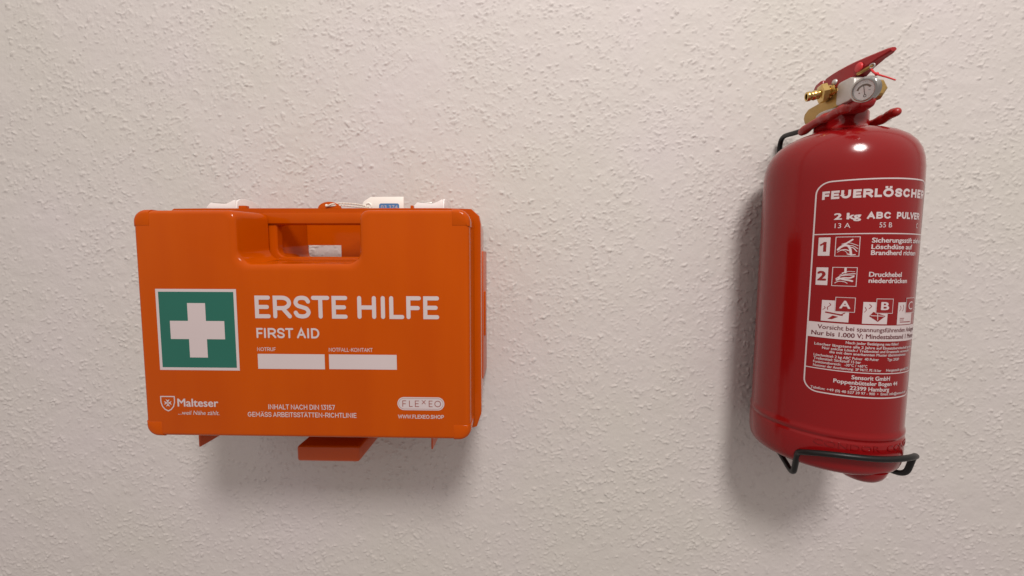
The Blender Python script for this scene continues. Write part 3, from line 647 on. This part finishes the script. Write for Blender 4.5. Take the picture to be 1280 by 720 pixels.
# raised lettering pressed into the foot rim
def emboss(s, s0, s1, z, cap):
    v, f = ftext(s, s0, s1, z, cap, 0.0); V, F = wrap([(v, f)], 0.02, 55.8, 2.0)
    V2, F2 = wrap([([(a[0], a[1], 0.35) for a in v], f)], 0.02, 55.8, 2.0)
    n = len(V)
    from collections import Counter
    cnt = Counter()
    for ff in F:
        for i in range(len(ff)): cnt[frozenset((ff[i], ff[(i + 1) % len(ff)]))] += 1
    FF = [tuple(i + n for i in ff) for ff in F2]
    if len(V2) == n:
        for ff in F:
            for i in range(len(ff)):
                a, b2 = ff[i], ff[(i + 1) % len(ff)]
                if cnt[frozenset((a, b2))] == 1: FF.append((a, b2, b2 + n, a + n))
    return V + V2, FF
obj('raised_lettering', *emboss('CONDOR  CONTI', -40, 42, -150.4, 4.6), RED, body)

# valve and handles: the valve block runs from the wall side to the front
def yz(pts): return [(a / 1000, b2 / 1000) for a, b2 in pts]
vb = obj('valve_body', *prism(yz([(389, 133), (388, 137.5), (383, 140.5), (352, 141.5), (336, 141.5), (335, 129), (350, 129.5), (370, 126.5), (381, 124.8), (387, 128)]), 'x', 0.2665, 0.288, 0.0016, 3), BRASS_R, ext, True, 40)
obj('valve_plug', *loft([[(0.2785 + r * math.cos(math.pi / 3 * j), y, 0.1345 + r * math.sin(math.pi / 3 * j)) for j in range(6)] for r, y in ((.0085, .340), (.0085, .3262), (.0070, .3235), (.0052, .3222))]), BRASS_R, vb, True, 20)
obj('stem', *lathe([(.0125, .1290), (.0125, .1345)], CY, AX, 32), BRASS_R, vb, True)
obj('sleeve', *prism(yz([(348, 130.5), (347.5, 146.5), (345, 148), (334, 147.6), (330, 145), (330, 130), (334, 128.6), (345, 128.8)]), 'x', 0.2645, 0.283, 0.0015, 3), STEEL, vb, True, 40)
obj('red_yoke', *prism(yz([(350, 124.5), (350, 129.5), (338, 129.8), (327, 129.6), (323.5, 126.0), (326, 121.5), (335, 120), (345, 121.5)]), 'x', 0.2675, 0.279, 0.002, 3), RED_M, ext, True, 40)
# outlet nozzle
tipP = Vector((0.2497, 0.3622, 0.1432)); nd = Vector((0.93, -0.24, 0.13)).normalized()
noz = obj('outlet', *lathe([(.0001, .006), (.0024, .006), (.0024, .0004), (.0030, 0), (.0038, .0003), (.0041, .0012), (.0040, .0028), (.0035, .0036), (.0037, .0048), (.0042, .0058), (.0039, .0072), (.0039, .0095), (.0055, .0100), (.0055, .0102), (.0001, .0102)], tipP, nd, 32), BRASS, vb, True, 50)
hexr = [[tipP + nd * h + (nd.orthogonal().normalized() * math.cos(math.pi / 3 * j + .3) + nd.cross(nd.orthogonal().normalized()) * math.sin(math.pi / 3 * j + .3)) * r for j in range(6)] for r, h in ((.0066, .0100), (.0080, .0108), (.0080, .0148), (.0068, .0156))]
obj('hex_nut', *loft(hexr), BRASS, noz, True, 20)
th = [(.0001, .0155)]
for k in range(7): th += [(.0058, .0155 + k * .0019), (.0048, .01645 + k * .0019)]
th += [(.0001, .029)]
obj('thread', *lathe(th, tipP, nd, 28), BRASS, noz, True, 50)
# pressure gauge
gc = Vector((0.2545, 0.3086, 0.1266)); gn = Vector((-0.88, -0.35, -0.30)).normalized()   # dial normal, towards the room
GS = 0.77
gaug = obj('pressure_gauge', *lathe([(r_ * GS, h_ * 0.8) for r_, h_ in [(.0001, -.0125), (.0060, -.0125), (.0062, -.0075), (.0112, -.0070), (.0118, -.0064), (.0112, -.0058), (.0118, -.0052), (.0118, -.0046), (.0112, -.0040), (.0118, -.0034), (.0118, -.0028), (.0112, -.0021), (.0116, -.0015), (.0113, -.0003), (.0104, .0003), (.0093, .0003), (.0090, -.0003), (.0088, -.0016), (.0001, -.0016)]], gc, gn, 56), CHROME, ext, True, 40)
gu = (Vector((0, 0, 1)) - gn * gn.z).normalized(); gr = gu.cross(gn)
def dial(parts, lift):
    V = []; F = []
    for v, f in parts:
        n = len(V); V += [gc + gr * (a[0] * .70 / 1000) + gu * (a[1] * .70 / 1000) + gn * (lift / 1000 + a[2] / 1000) for a in v]; F += [tuple(i + n for i in ff) for ff in f]
    return V, F
obj('dial', *dial([poly2(arc(0, 0, 9.7, 9.7, 0, 352, 44))], -1.25), DIAL, gaug)
tick = [ribbon([(8.4 * math.cos(a), -1 + 8.6 * math.sin(a)), (9.0 * math.cos(a), -1 + 9.2 * math.sin(a))], .25, cap=False) for a in [math.radians(d) for d in (62, 76, 90, 104, 118)]]
obj('scale_arc', *dial([ribbon(arc(0, -1.5, 6.6, 6.6, 25, 155, 20), 1.9, cap=False)] + tick, -1.18), ARCM, gaug)
obj('needle', *dial([ribbon([(0, -4.6), (0.15, 4.6)], .55), ribbon(arc(0, -5.9, 1.2, 1.2, 0, 345, 14), .5, closed=True), poly2(arc(-4.6, -1.6, .6, .6, 0, 330, 11)), ribbon([(3.8, -1.2), (5.6, -1.8)], .3)], -1.10), DARK, gaug)
obj('glass', *lathe([(.0001, 0.0001), (.0040, -.0001), (.0067, -.0004), (.0067, -.0007), (.0001, -.0004)], gc, gn, 40), LENS, gaug, True, 60)
# squeeze lever: a folded channel
def lever_ring(y, xn, xf, zb, zt, e=0.0010):
    return [(xn + e, y, zb), (xf - e, y, zb), (xf, y, zb + e), (xf, y, zt - e), (xf - e, y, zt), (xn + e, y, zt), (xn, y, zt - e), (xn, y, zb + e)]
lev = obj('squeeze_lever', *loft([lever_ring(*[q / 1000 for q in v]) for v in ((364.8, 267.2, 281.8, 151.5, 158.4), (363.5, 267.0, 282.0, 149.6, 159.8), (358, 267, 282, 147.6, 160.3), (351, 267, 281, 146.0, 160.4), (343, 267.6, 280.0, 146.3, 160.4), (336, 268.8, 279.5, 148.2, 160.4), (328.8, 271, 279.6, 152.0, 160.4), (320, 273.8, 280.4, 155.0, 160.2), (315, 275.6, 281, 156.0, 160.1), (312.8, 276.4, 280.6, 156.8, 159.6))]), RED_M, ext, True, 35)
hk = yz([(377.5, 147.5), (378, 155), (375.5, 158.5), (369, 160.0), (366.2, 159.0), (365.8, 150.6), (368, 147.4), (374, 146.8)])
lb = obj('lever_hook', *prism(hk, 'x', 0.2665, 0.2825, 0.0012), RED_M, ext, True, 35)
obj('hook_hole', *lathe([(.0001, .0003), (.0013, .0003), (.0015, 0)], (0.2664, 0.3728, 0.1528), (-1, 0, 0), 16), DARK, lb, True)
obj('rivet', *lathe([(.0001, .0018), (.0012, .0016), (.0022, .0010), (.0027, 0), (.0027, -.0006)], (0.2669, 0.3530, 0.1515), (-1, 0, 0), 24), STEEL, lev, True, 60)
obj('pin_cap', *lathe([(.0001, .0007), (.0030, .0007), (.0034, .0004), (.0036, 0), (.0036, -.0006)], (0.2694, 0.3325, 0.1542), (-1, 0, 0), 28), RED_P, lev, True, 50)
obj('safety_pin', *tube([(0.2700, 0.3330, 0.1495), (0.2718, 0.3300, 0.1506), (0.2732, 0.3275, 0.1515), (0.2742, 0.3258, 0.1520)], 0.0013, 10), BRASS_R, ext, True, 60)
obj('pin_loop', *torus((0.2738, 0.3250, 0.1518), (1, 0.5, 0.2), 0.0016, 0.0006, 18, 7), STEEL, ext, True, 60)
tie = catmull([(0.2740, 0.3262, 0.1502), (0.2740, 0.3235, 0.1462), (0.2740, 0.3185, 0.1420), (0.2740, 0.3120, 0.1375), (0.2740, 0.3048, 0.1322)], 5)
st = obj('seal_strip', *tube(tie, lambda t: 0.00085 - 0.00035 * t, 8), RED_P, ext, True, 60)
obj('seal_bead', *lathe([(.0001, -.0012), (.0011, -.0008), (.0014, 0), (.0011, .0008), (.0001, .0012)], tie[8], (0, -.8, -.5), 12), RED_P, st, True, 60)

# ------------------------------------------------------------------ wire wall holder of the extinguisher
wh = empty('extinguisher_wall_holder', (0.28, 0.4225, -0.19))
tag(wh, 'black wire wall holder hooked round the neck and foot of the red fire extinguisher', 'bracket')
RW = 0.0023
up = fillet([(0.2600, 0.3770, 0.1195), (0.2655, 0.4195, 0.1262), (0.2655, 0.4195, 0.02), (0.2655, 0.4195, -0.175)], 0.012)
obj('upper_wire', *tube(up, RW), BLACK, wh, True, 60)
up2 = fillet([(0.3010, 0.3700, 0.1185), (0.2985, 0.4195, 0.1262), (0.2985, 0.4195, 0.02), (0.2985, 0.4195, -0.175)], 0.012)
obj('upper_wire', *tube(up2, RW), BLACK, wh, True, 60)
bar = fillet([(0.2655, 0.4195, -0.10), (0.252, 0.4195, -0.155), (0.2405, 0.337, -0.1870), (0.2405, 0.330, -0.1600)] , [0, .02, .007, .006])
front = []
cxy = (0.2795, 0.3590)
for k in range(25):
    a = math.radians(-54 + 108 * k / 24); rr = 0.0600
    front.append((cxy[0] + rr * math.sin(a), cxy[1] - rr * math.cos(a), -0.1522 - 0.0020 * (k / 24) - 0.0085 * (abs(k - 12) / 12) ** 3))
lowp = [(0.2655, 0.4195, -0.10), (0.256, 0.4195, -0.168), (0.2385, 0.336, -0.1872), (0.2345, 0.326, -0.1590)]
lowq = [(0.3275, 0.3245, -0.1620), (0.3285, 0.3300, -0.1830), (0.312, 0.4195, -0.196), (0.2985, 0.4195, -0.14)]
path = [lowp[0]] + [tuple(v) for v in fillet(lowp, [0, .02, .009, 0])[1:-1]]
mid_ = [lowp[3]] + front + [lowq[0]]
allp = fillet([lowp[0], lowp[1], lowp[2], (0.2345, 0.3265, -0.1618), front[1]], [0, .02, .008, .007, 0])[:-1] + [Vector(p) for p in front[2:23]] + fillet([front[23], (0.3270, 0.3235, -0.1638), lowq[1], lowq[2], lowq[3]], [0, .007, .008, .02, 0])
obj('lower_wire', *tube(allp, RW), BLACK, wh, True, 60)
for nm, pts in (('rubber_sleeve', [(0.2600, 0.3790, 0.1188), (0.2592, 0.3660, 0.1205), (0.2585, 0.3530, 0.1212), (0.2582, 0.3430, 0.1202), (0.2575, 0.3330, 0.1210), (0.2570, 0.3270, 0.1198)]),
                ('rubber_sleeve', [(0.3010, 0.3700, 0.1185), (0.3010, 0.3560, 0.1172), (0.3012, 0.3430, 0.1178), (0.3010, 0.3370, 0.1192), (0.3008, 0.3320, 0.1190)])):
    pp = catmull(pts, 6); obj(nm, *tube(pp, lambda t: 0.0036 + 0.0004 * math.sin(t * 17) * (1 - t) + 0.0002 * math.sin(t * 31), 14), RED_R, wh, True, 60)
